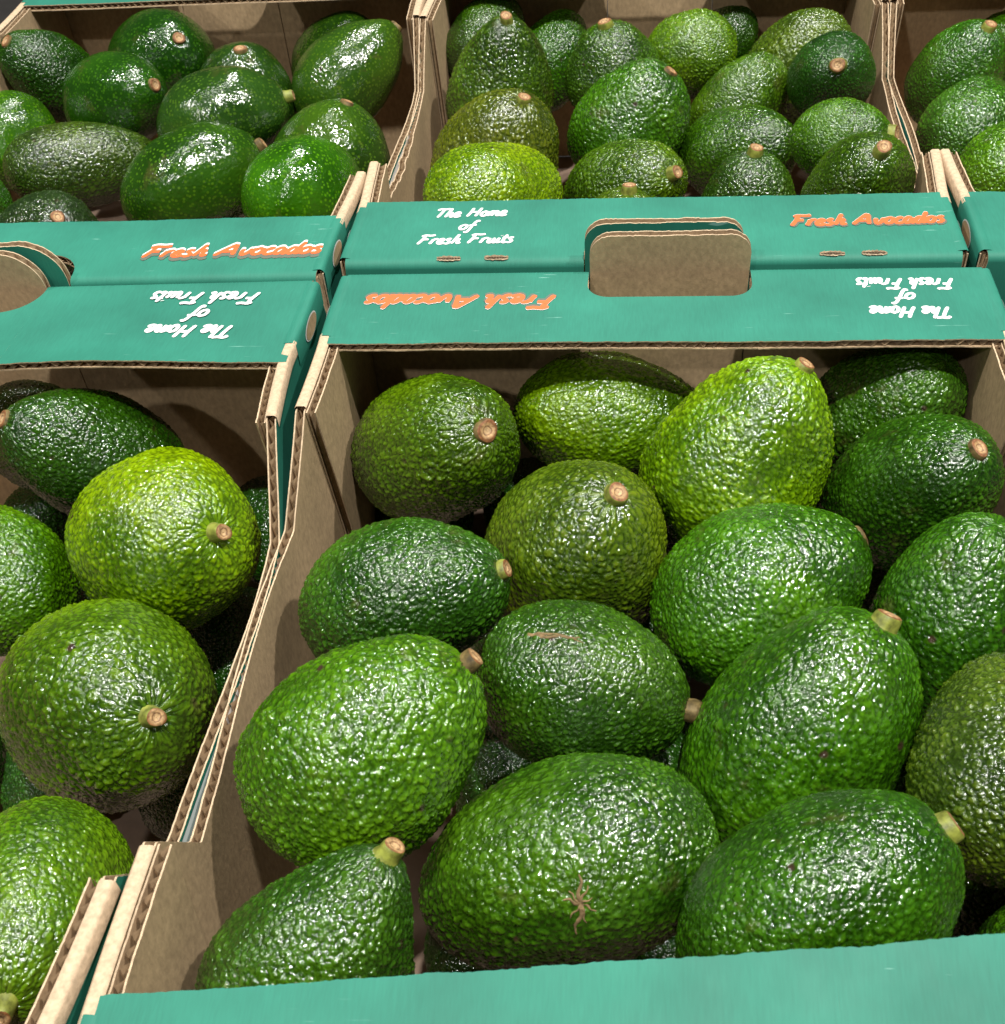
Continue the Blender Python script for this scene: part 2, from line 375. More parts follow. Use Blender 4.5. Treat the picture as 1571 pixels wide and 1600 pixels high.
def torn_slot(root, x, y, L=.0115, seed=1):
    rnd = random.Random(seed); n = 17; off = np.array(tuple(root.location)); mb = MB()
    a = np.linspace(-1, 1, n); w_ = (1 - a * a) ** .6
    up = np.stack([x + a * L / 2, y + .0011 * w_ + np.array([rnd.uniform(0, .0003) for _ in a]), np.full(n, .0003)], 1) - off
    dn = np.stack([x + a * L / 2, y - .0009 * w_ - np.array([rnd.uniform(0, .0003) for _ in a]), np.full(n, .0000)], 1) - off
    mb.grid(np.stack([dn, up], 1), 1)
    for e, s_ in ((up, 1), (dn, -1)):
        r_ = np.array([rnd.uniform(.0002, .0006) for _ in a]); hh = np.array([rnd.uniform(.0003, .0010) for _ in a])
        m_ = e.copy(); m_[:, 1] += s_ * r_ * .4; m_[:, 2] += hh
        o_ = e.copy(); o_[:, 1] += s_ * r_; o_[:, 2] += .0001
        mb.grid(np.stack([e, m_, o_], 1), 0)
    z = np.stack([x + a * L / 2 * .9, y + np.where(np.arange(n) % 2, .0006, -.0005) * w_, np.full(n, .0006)], 1) - off
    mb.grid(np.stack([z, z + np.array([0, .0003, -.0003])], 1), 0)
    mb.build('torn_slot', [M_EDGE, M_SLOT_SHADE], root, smooth=False)
M_SLOT_SHADE = plain('slot_shade', (.07, .045, .025), .9, 400, .3)  # dark sheet colour painting in the shade inside the slots

# lettering: brush script drawn stroke by stroke (x to the right, y up, cap height 1)
GL = {
 'F': (.74, [[(.30, .92), (.24, .5), (.10, .0)], [(.10, .84), (.28, .97), (.60, .93), (.84, .99)], [(.22, .50), (.44, .52), (.58, .50)]]),
 'r': (.40, [[(.12, .52), (.10, .30), (.04, .0)], [(.08, .28), (.16, .46), (.30, .54), (.36, .46)]]),
 'e': (.42, [[(.06, .24), (.24, .28), (.34, .42), (.24, .54), (.10, .44), (.05, .20), (.14, .02), (.30, .02), (.44, .14)]]),
 's': (.40, [[(.34, .50), (.20, .54), (.12, .44), (.22, .30), (.30, .16), (.20, .01), (.04, .04)]]),
 'h': (.52, [[(.24, 1.02), (.16, .55), (.06, .0)], [(.10, .25), (.24, .50), (.36, .48), (.35, .2), (.38, .03), (.54, .12)]]),
 'A': (.86, [[(-.04, .0), (.20, .45), (.50, .98)], [(.52, .98), (.58, .5), (.66, .0)], [(.18, .32), (.40, .34), (.62, .33)]]),
 'v': (.44, [[(.06, .52), (.08, .2), (.16, .01), (.30, .16), (.40, .52)], [(.40, .52), (.46, .46)]]),
 'o': (.44, [[(.22, .54), (.08, .42), (.06, .16), (.18, .01), (.34, .10), (.38, .36), (.26, .54), (.20, .50)], [(.34, .46), (.48, .44)]]),
 'c': (.40, [[(.36, .44), (.24, .54), (.10, .40), (.06, .16), (.16, .01), (.30, .02), (.44, .14)]]),
 'a': (.48, [[(.34, .48), (.20, .54), (.08, .38), (.06, .12), (.16, .01), (.28, .12), (.38, .50)], [(.38, .50), (.34, .16), (.40, .02), (.52, .12)]]),
 'd': (.48, [[(.32, .48), (.18, .54), (.07, .36), (.06, .12), (.16, .01), (.28, .12), (.36, .5)], [(.46, 1.02), (.38, .50), (.34, .14), (.40, .02), (.52, .12)]]),
 'T': (.64, [[(.04, .82), (.20, .97), (.50, .93), (.78, .99)], [(.42, .94), (.36, .5), (.24, .0)]]),
 'H': (.84, [[(.26, .98), (.20, .5), (.08, .0)], [(.74, .98), (.66, .5), (.58, .0)], [(.18, .48), (.40, .52), (.66, .50)]]),
 'm': (.72, [[(.12, .52), (.10, .28), (.04, .0)], [(.08, .28), (.22, .52), (.32, .46), (.30, .22), (.26, .0)], [(.30, .26), (.44, .52), (.56, .46), (.54, .18), (.60, .02), (.76, .12)]]),
 'f': (.36, [[(.46, .88), (.38, 1.0), (.28, .86), (.20, .4), (.12, -.26), (.02, -.34), (-.02, -.2)], [(.04, .46), (.24, .48), (.40, .52)]]),
 'u': (.50, [[(.10, .52), (.06, .18), (.14, .01), (.28, .12), (.36, .52)], [(.36, .52), (.34, .16), (.40, .02), (.54, .12)]]),
 'i': (.26, [[(.12, .52), (.08, .2), (.12, .02), (.26, .12)], [(.18, .78), (.20, .74)]]),
 't': (.32, [[(.22, .86), (.14, .4), (.12, .08), (.22, .0), (.34, .12)], [(.02, .52), (.18, .54), (.36, .56)]]),
 ' ': (.36, []),
}
def smooth_line(p, k=5):
    p = np.array(p, float)
    if len(p) < 3: return np.array([p[0] * (1 - t) + p[-1] * t for t in np.linspace(0, 1, 4)])
    q = np.vstack([2 * p[0] - p[1], p, 2 * p[-1] - p[-2]]); out = []
    for i in range(1, len(q) - 2):
        for t in np.linspace(0, 1, k, endpoint=False):
            a, b, c, d = q[i - 1:i + 3]; out.append(.5 * (2 * b + (c - a) * t + (2 * a - 5 * b + 4 * c - d) * t * t + (3 * b - a - 3 * c + d) * t ** 3))
    out.append(q[-2]); return np.array(out)
def text_strokes(txt):
    x = 0; out = []
    for ch in txt:
        adv, st = GL[ch]
        for s in st:
            p = smooth_line(s); p[:, 0] += x + p[:, 1] * .22; out.append(p)
        x += adv
    return out, x
def write(mb, root, txt, p0, p1, hgt, layers, zoff=None):
    """baseline from p0 to p1 on the ledge; layers = (material, width, dx, dy, z)"""
    st, wd = text_strokes(txt); p0 = np.array(p0); p1 = np.array(p1); e = (p1 - p0) / wd; d = (p1 - p0) / np.linalg.norm(p1 - p0); nrm = np.array([-d[1], d[0]]) * hgt
    off = np.array(tuple(root.location))
    for mi, wdt, dx, dy, z in layers:
        for si, p in enumerate(st):
            X = p0 + np.outer(p[:, 0], e) + np.outer(p[:, 1], nrm) + d * dx * hgt + nrm * dy
            t = np.gradient(X, axis=0); t /= np.maximum(np.linalg.norm(t, axis=1), 1e-9)[:, None]; nn = np.stack([-t[:, 1], t[:, 0]], 1)
            k = np.linspace(0, 1, len(X)); ww = wdt * hgt * np.clip(np.minimum(k, 1 - k) * 9 + .55, 0, 1)
            L_ = X + nn * ww[:, None] / 2; R_ = X - nn * ww[:, None] / 2; zz = root.get('ink', .00022) + z * .35 + .000012 * (si % 3) + .000015 * k
            P = np.stack([np.c_[L_, zz], np.c_[R_, zz]], 1) - off; mb.grid(P, mi, True)
def slogan(root, rows, hgt):
    mb = MB()
    for t, a, b in rows: write(mb, root, t, a, b, hgt * (.95 if t == 'of' else 1), [(0, .20, 0, 0, 0)])
    mb.build('slogan_lettering', [M_WHITE], root, smooth=False)
def product(root, a, b, hgt, sgn=1, hi=.08, sh=.12):
    mb = MB(); write(mb, root, 'Fresh Avocados', a, b, hgt, [(2, .36, .02, -sh * sgn, 0), (0, .22, 0, hi * sgn, .00018), (1, .235, 0, 0, .00036)])
    mb.build('product_lettering', [M_WHITE, M_ORANGE, M_SHADE], root, smooth=False)

front, pf, _, _ = make_tray([(-.0045, -.005), (.2925, -.001), (.2995, .3975), (.0025, .3976)], 'large front tray in the middle, its rear ledge printed upside down with orange lettering',
    lift_front=.025, wide_front=.019, bulge=(.0035, .003), seed=3, hole=(.117, .192))
slogan(front, [('The Home', (.2775, .3638), (.2430, .3646)), ('of', (.2640, .3745), (.2560, .3747)), ('Fresh Fruits', (.2822, .3858), (.2400, .3866))], .0084)
product(front, (.1062, .3755), (.0181, .3768), .0104, 1, .035, .10)
back, _, _, _ = make_tray([(-.0012, .4043), (.2935, .4039), (.304, .805), (.002, .805)], 'middle back tray with white slogan and orange lettering upright on its green ledge',
    wf=.0575, bulge=(.001, .003), notch=(False, .165, .035, .004), seed=8, hole=(.118, .193))
slogan(back, [('The Home', (.0405, .4453), (.0770, .4464)), ('of', (.0540, .4335), (.0618, .4338)), ('Fresh Fruits', (.0346, .4205), (.0822, .4212))], .0082)
product(back, (.2150, .4320), (.2875, .4334), .0094, 1, .035, .07)
for k, (x, y) in enumerate([(.0525, .4055), (.0755, .4057), (.2321, .4056), (.2511, .4056)]): torn_slot(back, x, y + .0015, seed=k + 2)
lf, _, _, _ = make_tray([(-.308, -.018), (-.0135, -.018), (-.0078, .3932), (-.306, .3865)], 'front left tray with wavy green ledge and only a white upside-down slogan',
    wr=.0655, wave_rear=.004, bulge=(.0, .0075), seed=12, hole_r=.019, hole=(.075, .163), hole_f=(.11, .185))
lf['ink'] = .0006
slogan(lf, [('The Home', (-.0385, .3536), (-.0800, .3545)), ('of', (-.0540, .3660), (-.0625, .3664)), ('Fresh Fruits', (-.0330, .3800), (-.0856, .3812))], .0094)
lb, _, _, _ = make_tray([(-.3045, .3905), (-.0075, .3945), (-.0005, .806), (-.300, .806)], 'back left tray of dark glossy avocados, orange lettering on its green ledge',
    wf=.0555, bulge=(.0, .0045), seed=15, hole_r=.019, hole=(.10, .175), hole_f=(.090, .172))
product(lb, (-.1030, .4120), (-.0118, .4142), .0100, 1, .17, .22)
rb, _, _, _ = make_tray([(.2985, .4040), (.595, .4040), (.607, .805), (.309, .805)], 'back right tray cut by the right photo edge, only its left corner showing',
    bulge=(.002, .0), seed=21)
# ---------------------------------------------------------------- avocados: name of the tray group, centre, stem axis, length, diameter, colour, style, neck, label
AVO = [
 ('F1', (0.0511,0.3233,-0.0466),(0.526,-0.539,0.658),0.1092,0.0696, (75, 125, 20), 'pf', 0.10, 'round green avocado with brown-capped stem in the rear left corner of the front tray'),
 ('F2', (0.1325,0.3564,-0.0557),(0.997,-0.023,-0.073),0.0921,0.0637, (95, 150, 15), 'pn', 0.12, 'yellowish green avocado lying sideways half under the rear ledge of the front tray'),
 ('F3', (0.1867,0.3046,-0.0323),(0.500,0.261,0.826),0.0900,0.0739, (118, 178, 22), 'pt', 0.26, 'brightest lime green avocado of the front tray, pear-shaped with stem pointing up'),
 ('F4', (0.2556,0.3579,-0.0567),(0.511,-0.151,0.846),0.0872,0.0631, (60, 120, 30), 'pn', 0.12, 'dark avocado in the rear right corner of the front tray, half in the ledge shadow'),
 ('F5', (0.2556,0.2919,-0.0407),(0.296,-0.422,0.857),0.0951,0.0617, (54, 115, 30), 'pf', 0.12, 'dark green avocado with tan stem and smooth shoulder by the front tray right wall'),
 ('F6', (0.1174,0.2629,-0.0522),(0.334,-0.201,0.921),0.0915,0.0751, (88, 128, 35), 'pt', 0.12, 'olive green avocado with big pale stem facing up, second row of the front tray'),
 ('F7', (0.0508,0.2273,-0.0407),(0.912,-0.006,0.410),0.0885,0.0620, (52, 112, 34), 'pt', 0.12, 'dark bluish green avocado against the front tray left kraft wall, stem at its right'),
 ('F8', (0.1903,0.2358,-0.0410),(0.871,0.329,0.364),0.0861,0.0682, (66, 135, 25), 'pf', 0.12, 'even green oval avocado just below the lime pear-shaped one, stem peeking at right'),
 ('F9', (0.2610,0.2235,-0.0500),(0.142,0.207,0.968),0.0952,0.0646, (55, 120, 28), 'pn', 0.12, 'stemless dark green avocado at the right photo edge, middle of the front tray'),
 ('F10', (0.0513,0.1486,-0.0256),(0.763,0.457,0.457),0.0899,0.0700, (78, 142, 28), 'pb', 0.16, 'large bright green avocado by the left wall of the front tray, stub stem upper right'),
 ('F11', (0.1233,0.1855,-0.0396),(0.979,-0.203,-0.026),0.0755,0.0624, (52, 106, 30), 'pb', 0.12, 'dark green avocado with pale scratch on top and brown stem low at its right side'),
 ('F12', (0.1972,0.1688,-0.0440),(0.524,0.435,0.732),0.1052,0.0680, (62, 128, 24), 'pt', 0.06, 'large avocado right of the scratched dark one, small tan stem on its upper right tip'),
 ('F13', (0.0464,0.0787,-0.0371),(0.511,0.494,0.704),0.0844,0.0618, (50, 105, 35), 'pT', 0.34, 'dark avocado at bottom left of the front tray, greenish stem, cut by the ledge'),
 ('F14', (0.1199,0.1216,-0.0501),(-0.906,-0.137,-0.400),0.1012,0.0647, (60, 118, 32), 'pn', 0.08, 'big horizontal avocado with a brown star-shaped scar, bottom middle of the front tray'),
 ('F15', (0.1924,0.0929,-0.0162),(0.790,0.365,0.492),0.0876,0.0593, (52, 114, 24), 'pt', 0.06, 'slanting dark green avocado above the front ledge, small stem at its right end'),
 ('F16', (0.2594,0.1472,-0.0224),(0.248,0.958,-0.146),0.0820,0.0638, (80, 118, 45), 'pn', 0.12, 'greyish olive avocado cut by the right photo edge, low in the front tray'),
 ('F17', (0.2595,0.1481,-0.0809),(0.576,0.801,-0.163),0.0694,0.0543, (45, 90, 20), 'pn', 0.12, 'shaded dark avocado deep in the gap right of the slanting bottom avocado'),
 ('F18', (0.2641,0.0883,-0.0507),(0.322,0.525,-0.788),0.0702,0.0525, (60, 120, 20), 'pn', 0.12, 'sliver of green avocado just above the front ledge at the right photo edge'),
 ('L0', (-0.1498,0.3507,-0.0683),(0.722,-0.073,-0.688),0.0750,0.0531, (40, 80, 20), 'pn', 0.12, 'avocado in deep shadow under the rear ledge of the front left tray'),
 ('L1', (-0.1110,0.3195,-0.0464),(-0.605,-0.313,0.732),0.0869,0.0594, (35, 88, 18), 'pf', 0.12, 'dark glossy avocado lying sideways in the front left tray, stem at the left photo edge'),
 ('L2', (-0.0581,0.2649,-0.0473),(0.750,-0.409,0.521),0.0877,0.0750, (116, 174, 14), 'pT', 0.04, 'bright yellow-green round avocado with greenish stem in the front left tray'),
 ('L3', (-0.1435,0.2552,-0.0629),(-0.880,0.379,0.287),0.0864,0.0626, (75, 138, 14), 'pn', 0.12, 'mid green avocado at the left photo edge beside the bright yellow-green one'),
 ('L4', (-0.0618,0.1868,-0.0595),(0.654,-0.494,0.573),0.1015,0.0806, (84, 136, 24), 'pT', 0.12, 'large olive green avocado with yellow-rimmed stem in the middle of the front left tray'),
 ('L5', (-0.0586,0.1003,-0.0560),(0.257,-0.876,0.409),0.0831,0.0620, (84, 142, 28), 'pT', 0.12, 'green avocado at the bottom left corner of the photo with yellow stem and large shine'),
 ('B1', (0.0534,0.6878,-0.0413),(0.135,-0.194,0.972),0.0959,0.0739, (72, 118, 32), 'pt', 0.34, 'tall pear-shaped avocado standing at the rear left of the middle back tray'),
 ('B2', (0.0836,0.7635,-0.0579),(0.485,0.152,0.861),0.0734,0.0540, (62, 132, 22), 'pn', 0.12, 'avocado partly hidden right behind the tall pear-shaped one, middle back tray'),
 ('B3', (0.1281,0.6938,-0.0375),(-0.140,-0.112,0.984),0.0674,0.0627, (62, 112, 28), 'pt', 0.14, 'dark round avocado with greenish stem right of the tall pear-shaped one, middle back tray'),
 ('B4', (0.1780,0.7247,-0.0423),(-0.660,0.555,-0.507),0.0775,0.0558, (98, 155, 28), 'pn', 0.12, 'bright green stemless avocado in the top row of the middle back tray'),
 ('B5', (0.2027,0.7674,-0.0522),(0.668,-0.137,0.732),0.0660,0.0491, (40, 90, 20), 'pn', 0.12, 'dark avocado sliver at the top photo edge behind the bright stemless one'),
 ('B19', (0.0372,0.7528,-0.0396),(0.446,0.595,0.669),0.0688,0.0525, (45, 95, 20), 'pn', 0.12, 'dark avocado at the top photo edge above the tall pear-shaped one'),
 ('B6', (0.2493,0.7239,-0.0551),(-0.458,0.416,-0.786),0.1048,0.0669, (80, 122, 42), 'pn', 0.12, 'wide wrinkled avocado at the rear right of the middle back tray, half shaded'),
 ('B7', (0.2641,0.6461,-0.0226),(-0.075,-0.835,0.545),0.0704,0.0521, (36, 95, 32), 'pt', 0.12, 'small dark round avocado with pale centred stem by the middle back tray right wall'),
 ('B8', (0.2106,0.6730,-0.0569),(0.536,0.064,0.842),0.0773,0.0577, (70, 122, 30), 'pn', 0.12, 'mid green avocado left of the small dark round one in the middle back tray'),
 ('B9', (0.1398,0.6278,-0.0438),(0.567,-0.013,0.824),0.0860,0.0719, (62, 128, 22), 'pf', 0.12, 'large slanting avocado with stem at its tip, centre left of the middle back tray'),
 ('B10', (0.0569,0.5974,-0.0486),(0.398,-0.237,0.886),0.1014,0.0778, (88, 114, 36), 'pt', 0.12, 'brownish olive avocado by the left wall of the middle back tray with stem on top'),
 ('B11', (0.0640,0.5174,-0.0297),(0.668,0.677,-0.308),0.0866,0.0635, (128, 182, 22), 'pn', 0.12, 'smooth bright lime avocado at the front left of the middle back tray'),
 ('B12', (0.1368,0.5575,-0.0497),(0.604,-0.573,0.554),0.0882,0.0611, (72, 120, 24), 'pt', 0.12, 'green avocado behind the handle with brown stem low on its right side'),
 ('B13', (0.1357,0.4928,-0.0530),(0.073,0.025,0.997),0.0790,0.0596, (70, 115, 30), 'pt', 0.12, 'avocado mostly hidden behind the middle back ledge, only its stem top showing'),
 ('B14', (0.2074,0.6119,-0.0556),(0.701,-0.564,0.436),0.0809,0.0565, (62, 118, 22), 'pb', 0.12, 'green avocado with large brown stem on its right end, right of the handle flap'),
 ('B15', (0.2066,0.5348,-0.0530),(0.046,0.060,0.997),0.0730,0.0577, (52, 98, 32), 'pt', 0.12, 'small dark avocado with upright stem just behind the ledge right of the handle'),
 ('B16', (0.2593,0.5577,-0.0206),(0.836,-0.439,0.329),0.0557,0.0478, (72, 134, 22), 'pt', 0.12, 'light green avocado by the middle back tray right wall, tiny stem at lower right'),
 ('B17', (0.2597,0.5043,-0.0263),(0.107,-0.478,0.872),0.0808,0.0582, (62, 108, 22), 'pt', 0.12, 'dark green avocado with greenish stem in the front right corner of the middle back tray'),
 ('A1', (-0.2706,0.7071,-0.0338),(-0.366,-0.446,0.817),0.0794,0.0550, (38, 95, 18), 'pf', 0.12, 'avocado with light brown stem at the top left photo edge, back left tray'),
 ('A2', (-0.1981,0.7347,-0.0412),(0.563,-0.539,0.626),0.1025,0.0741, (26, 78, 22), 'sf', 0.12, 'round dark speckled avocado at the rear middle of the back left tray, stem facing forward'),
 ('A3', (-0.1291,0.6957,-0.0521),(0.165,-0.200,0.966),0.0900,0.0708, (36, 78, 32), 'sf', 0.12, 'dark avocado with stem on top, right of the round speckled one, back left tray'),
 ('A4', (-0.0736,0.7533,-0.0478),(0.715,0.150,0.682),0.0777,0.0559, (32, 74, 22), 'sn', 0.12, 'shaded avocado in the rear right corner of the back left tray'),
 ('A5', (-0.0520,0.7013,-0.0364),(0.713,0.463,0.526),0.0863,0.0608, (46, 92, 32), 'sf', 0.26, 'long speckled avocado leaning on the right wall of the back left tray, tip up'),
 ('A6', (-0.2087,0.6663,-0.0352),(0.828,-0.385,0.408),0.0936,0.0578, (32, 88, 22), 'sf', 0.12, 'glossy speckled avocado with brown stem scar, second row left of the back left tray'),
 ('A7', (-0.1232,0.6299,-0.0321),(0.943,0.285,0.174),0.0897,0.0608, (42, 88, 38), 'sT', 0.12, 'glossy avocado with greenish stub pointing right, middle of the back left tray'),
 ('A8', (-0.2762,0.6366,-0.0489),(-0.159,-0.516,-0.842),0.0681,0.0519, (52, 114, 22), 'sn', 0.12, 'speckled avocado at the left photo edge of the back left tray, second row'),
 ('A9', (-0.2197,0.6090,-0.0521),(0.896,0.428,-0.118),0.0960,0.0572, (62, 100, 42), 'pb', 0.12, 'pebbled yellowish avocado lying sideways in the front left part of the back left tray'),
 ('A10', (-0.0516,0.6101,-0.0551),(0.350,0.209,0.913),0.0854,0.0737, (46, 94, 34), 'sf', 0.12, 'speckled avocado with brown stem on top by the right wall, back left tray'),
 ('A11', (-0.1279,0.5655,-0.0428),(0.877,0.353,0.326),0.0968,0.0628, (42, 94, 28), 'sb', 0.12, 'long slanting speckled avocado at the front middle of the back left tray'),
 ('A12', (-0.0508,0.5357,-0.0347),(0.576,0.816,-0.054),0.0806,0.0610, (48, 118, 18), 'sn', 0.12, 'shiny stemless speckled avocado in the front right corner of the back left tray'),
 ('A13', (-0.1996,0.5020,-0.0493),(0.509,-0.437,0.742),0.0846,0.0643, (45, 78, 48), 'pf', 0.12, 'greyish dark avocado with brown stem just above the left ledge, back left tray'),
 ('A14', (-0.2668,0.5368,-0.0421),(-0.480,0.877,0.021),0.0777,0.0575, (46, 110, 24), 'pn', 0.12, 'avocado sliver at the left photo edge below the speckled one, back left tray'),
 ('C1', (0.3596,0.7130,-0.0562),(0.253,-0.257,0.933),0.0756,0.0589, (50, 118, 30), 'pt', 0.12, 'dark green avocado with small stem at the rear of the back right tray'),
 ('C2', (0.3541,0.6377,-0.0551),(0.496,0.867,-0.043),0.0824,0.0607, (60, 124, 40), 'pn', 0.12, 'pebbled mid green avocado in the middle of the back right tray'),
 ('C3', (0.3633,0.5673,-0.0478),(0.789,0.613,-0.051),0.0818,0.0605, (84, 152, 24), 'pn', 0.18, 'smooth bright green avocado at the front of the back right tray'),
 ('C4', (0.4166,0.7596,-0.0608),(0.983,0.185,-0.020),0.0810,0.0600, (60, 125, 20), 'pn', 0.12, 'green avocado at the top right corner of the photo'),
]
GROUPS = {'F': 'avocados in the front tray', 'L': 'avocados in the front left tray', 'B': 'avocados in the middle back tray', 'A': 'avocados in the back left tray', 'C': 'avocados in the back right tray'}
SKG = 0.68
def avocado_mesh(k, seed, smooth, NA, NB, amp):
    th = np.linspace(.035, math.pi - .004, NB); ph = np.linspace(0, 2 * math.pi, NA, endpoint=False)
    L, D = .090, .063
    r = np.sin(th) ** .96 * (1 - k * np.cos(th) - .10 * k * np.cos(2 * th)); r = r / r.max() * D / 2
    z = np.cos(th) * L / 2
    z = z - .0016 * np.exp(-(th / .16) ** 2)            # dimple round the stem
    s = np.r_[0, np.cumsum(np.hypot(np.diff(r), np.diff(z)))]
    PH, TH = np.meshgrid(ph, th, indexing='ij'); Rr = np.repeat(r[None], NA, 0); Z = np.repeat(z[None], NA, 0); SS = np.repeat(s[None], NA, 0)
    X = Rr * np.cos(PH); Y = Rr * np.sin(PH)
    P = np.stack([X, Y, Z], -1).reshape(-1, 3)
    nr = np.gradient(z, s); nz = -np.gradient(r, s); nl = np.hypot(nr, nz); nr, nz = -nr / nl, -nz / nl
    nr = np.abs(nr); nz2 = -np.gradient(r, s); 
    tz = np.gradient(z, s); tr = np.gradient(r, s)
    Nn = np.stack([(-tz)[None] * np.cos(PH), (-tz)[None] * np.sin(PH), np.repeat(tr[None], NA, 0)], -1).reshape(-1, 3)
    Nn /= np.linalg.norm(Nn, axis=1)[:, None]
    if (Nn * P).sum() < 0: Nn = -Nn
    # coordinates in which the pebbles are laid out: stretched along the meridians near the stem
    near = np.exp(-(s / .019) ** 2); m = .78 - .60 * near; sw = np.r_[0, np.cumsum(np.diff(s) * (m[1:] + m[:-1]) / 2)]
    rho = np.sqrt(Rr ** 2 + (.0105 * np.exp(-(SS / .020))) ** 2)
    Q = np.stack([rho * np.cos(PH), rho * np.sin(PH), np.repeat(sw[None], NA, 0)], -1).reshape(-1, 3)
    Q = Q + .0011 * (np.stack([vnoise(Q, .0042, seed + a) for a in (1, 2, 3)], -1) - .5) * 2
    F1, F2 = worley(Q, .0026, seed)
    dome = np.clip((F2 - F1) / .55, 0, 1); dome = dome * dome * (3 - 2 * dome)
    G1, G2 = worley(Q + .5, .0014, seed + 9); d2 = np.clip((G2 - G1) / .45, 0, 1)
    vary = .35 + 1.0 * vnoise(Q, .009, seed + 4)
    h = dome * vary * .66 + d2 * .34 * (.5 + vary * .5)
    sf = SS.reshape(-1); amp_s = amp * (.55 + .45 * np.clip((sf - .004) / .014, 0, 1))
    big = (vnoise(P, .020, seed + 6) - .5) * .0028 + (vnoise(P, .045, seed + 7) - .5) * .0050
    P2 = P + Nn * ((h - .5) * 2 * amp_s + big)[:, None]
    P2 = P2.reshape(NA, NB, 3)
    mb = MB(); mb.grid(P2, 0, False, True)
    # close both poles
    i0 = [j * NB for j in range(NA)]; i1 = [j * NB + NB - 1 for j in range(NA)]
    c0 = P2[:, 0].mean(0); c1 = P2[:, -1].mean(0); mb.v.append(np.array([c0, c1])); a, b = mb.n, mb.n + 1; mb.n += 2
    for j in range(NA):
        k2 = (j + 1) % NA; mb.f.append([a, i0[k2], i0[j]]); mb.f.append([b, i1[j], i1[k2]]); mb.m += [0, 0]
    me = mb.build('avocado', [M_SKIN2 if smooth else M_SKIN], data=True)
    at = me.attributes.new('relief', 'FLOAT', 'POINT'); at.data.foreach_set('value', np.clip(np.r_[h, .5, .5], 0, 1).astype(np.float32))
    return me, tuple(c0)
def flipcheck(me):
    import bmesh
    bm = bmesh.new(); bm.from_mesh(me); bmesh.ops.recalc_face_normals(bm, faces=bm.faces); bm.to_mesh(me); bm.free()
MESHES = {}
def get_mesh(k, style, var):
    kk = min((.06, .12, .16, .26, .34), key=lambda q: abs(q - k)); key = (kk, style, var)
    if key not in MESHES:
        sd = 101 + len(MESHES) * 17
        if style == 's': me, z0 = avocado_mesh(kk, sd, True, 220, 160, .00020)
        else: me, z0 = avocado_mesh(kk, sd, False, 288, 210, (.00058, .00050, .00040)[var])
        flipcheck(me); MESHES[key] = (me, z0)
    return MESHES[key]
def stem_meshes(kind, seed):
    rnd = random.Random(seed); n = 22
    if kind == 'T': prof = [(.0058, -.0012), (.0050, .0004), (.0046, .0022), (.0046, .0038), (.0044, .0050), (.0041, .0055)]
    elif kind == 't': prof = [(.0060, -.0012), (.0054, .0004), (.0053, .0020), (.0050, .0036), (.0046, .0042)]
    elif kind == 'b': prof = [(.0052, -.0012), (.0046, .0006), (.0048, .0030), (.0045, .0050), (.0042, .0056)]
    else: prof = [(.0060, -.0014), (.0056, .0002), (.0053, .0012), (.0049, .0018)]
    a = np.linspace(0, 2 * math.pi, n, endpoint=False)
    wob = 1 + .07 * np.sin(2 * a + rnd.random() * 6) + .04 * np.sin(3 * a + rnd.random() * 6)
    tilt = rnd.uniform(-.12, .12)
    P = np.stack([np.stack([r * wob * np.cos(a), r * wob * np.sin(a), z + (r * np.cos(a) * tilt if i > 1 else 0 * a)], -1) for i, (r, z) in enumerate(prof)], 1)
    mb = MB(); mb.grid(P, 0, False, True); body = mb.build('stem', [M_STEM if kind in 'Tt' else M_STEMB], data=True); flipcheck(body)
    r, z = prof[-1]; mb = MB(); rows = []
    for f, dz in ((1, 0), (.82, .0003), (.62, .0001), (.42, -.0002), (.22, -.0006), (.02, -.0005)):
        rr = r * f; rows.append(np.stack([rr * wob * np.cos(a), rr * wob * np.sin(a), z + dz + rr * np.cos(a) * tilt + np.array([rnd.uniform(-.00012, .00012) for _ in a]) * (f < 1)], -1))
    mb.grid(np.stack(rows, 1), 0, False, True); cap = mb.build('stem_cut', [M_SCAR], data=True); flipcheck(cap)
    return body, cap
STEMS = {k: [stem_meshes(k, 7 * i + ord(k)) for i in range(3)] for k in 'Ttbf'}
rnd = random.Random(5); BY = {}
for i, (nm, C, ax, L, D, colr, st, neck, label) in enumerate(AVO):
    me, z0 = get_mesh(neck, st[0], i % 3 if neck < .14 and st[0] == 'p' else 0)
    root = bpy.data.objects.new('avocado', me); COL.objects.link(root)
    A = Vector(ax).normalized(); q = A.to_track_quat('Z', 'Y'); spin = Matrix.Rotation(rnd.uniform(0, 6.28), 4, 'Z')
    root.matrix_world = Matrix.Translation(Vector(C)) @ q.to_matrix().to_4x4() @ spin @ Matrix.Diagonal((D / .063 * 1.02, D / .063 * rnd.uniform(1.0, 1.06), L / .090 * 1.01, 1))
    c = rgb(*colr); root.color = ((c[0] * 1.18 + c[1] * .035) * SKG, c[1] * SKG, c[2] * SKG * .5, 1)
    tag(root, label, 'avocado', GROUPS[nm[0]])
    BY[nm] = root
    if st[1] != 'n':
        sm, cm = STEMS[st[1]][i % 3]; s = bpy.data.objects.new('stem', sm); COL.objects.link(s); s.parent = root
        s.location = (z0[0], z0[1], z0[2] + rnd.uniform(-.0002, .0006)); ss = rnd.uniform(.72, .92); s.scale = (.063 / D * ss, .063 / D * ss * rnd.uniform(.88, 1.08), .090 / L * rnd.uniform(.7, 1.05)); s.rotation_euler = (rnd.uniform(-.12, .12), rnd.uniform(-.12, .12), rnd.uniform(0, 6))
        cobj = bpy.data.objects.new('stem_cut', cm); COL.objects.link(cobj); cobj.parent = s
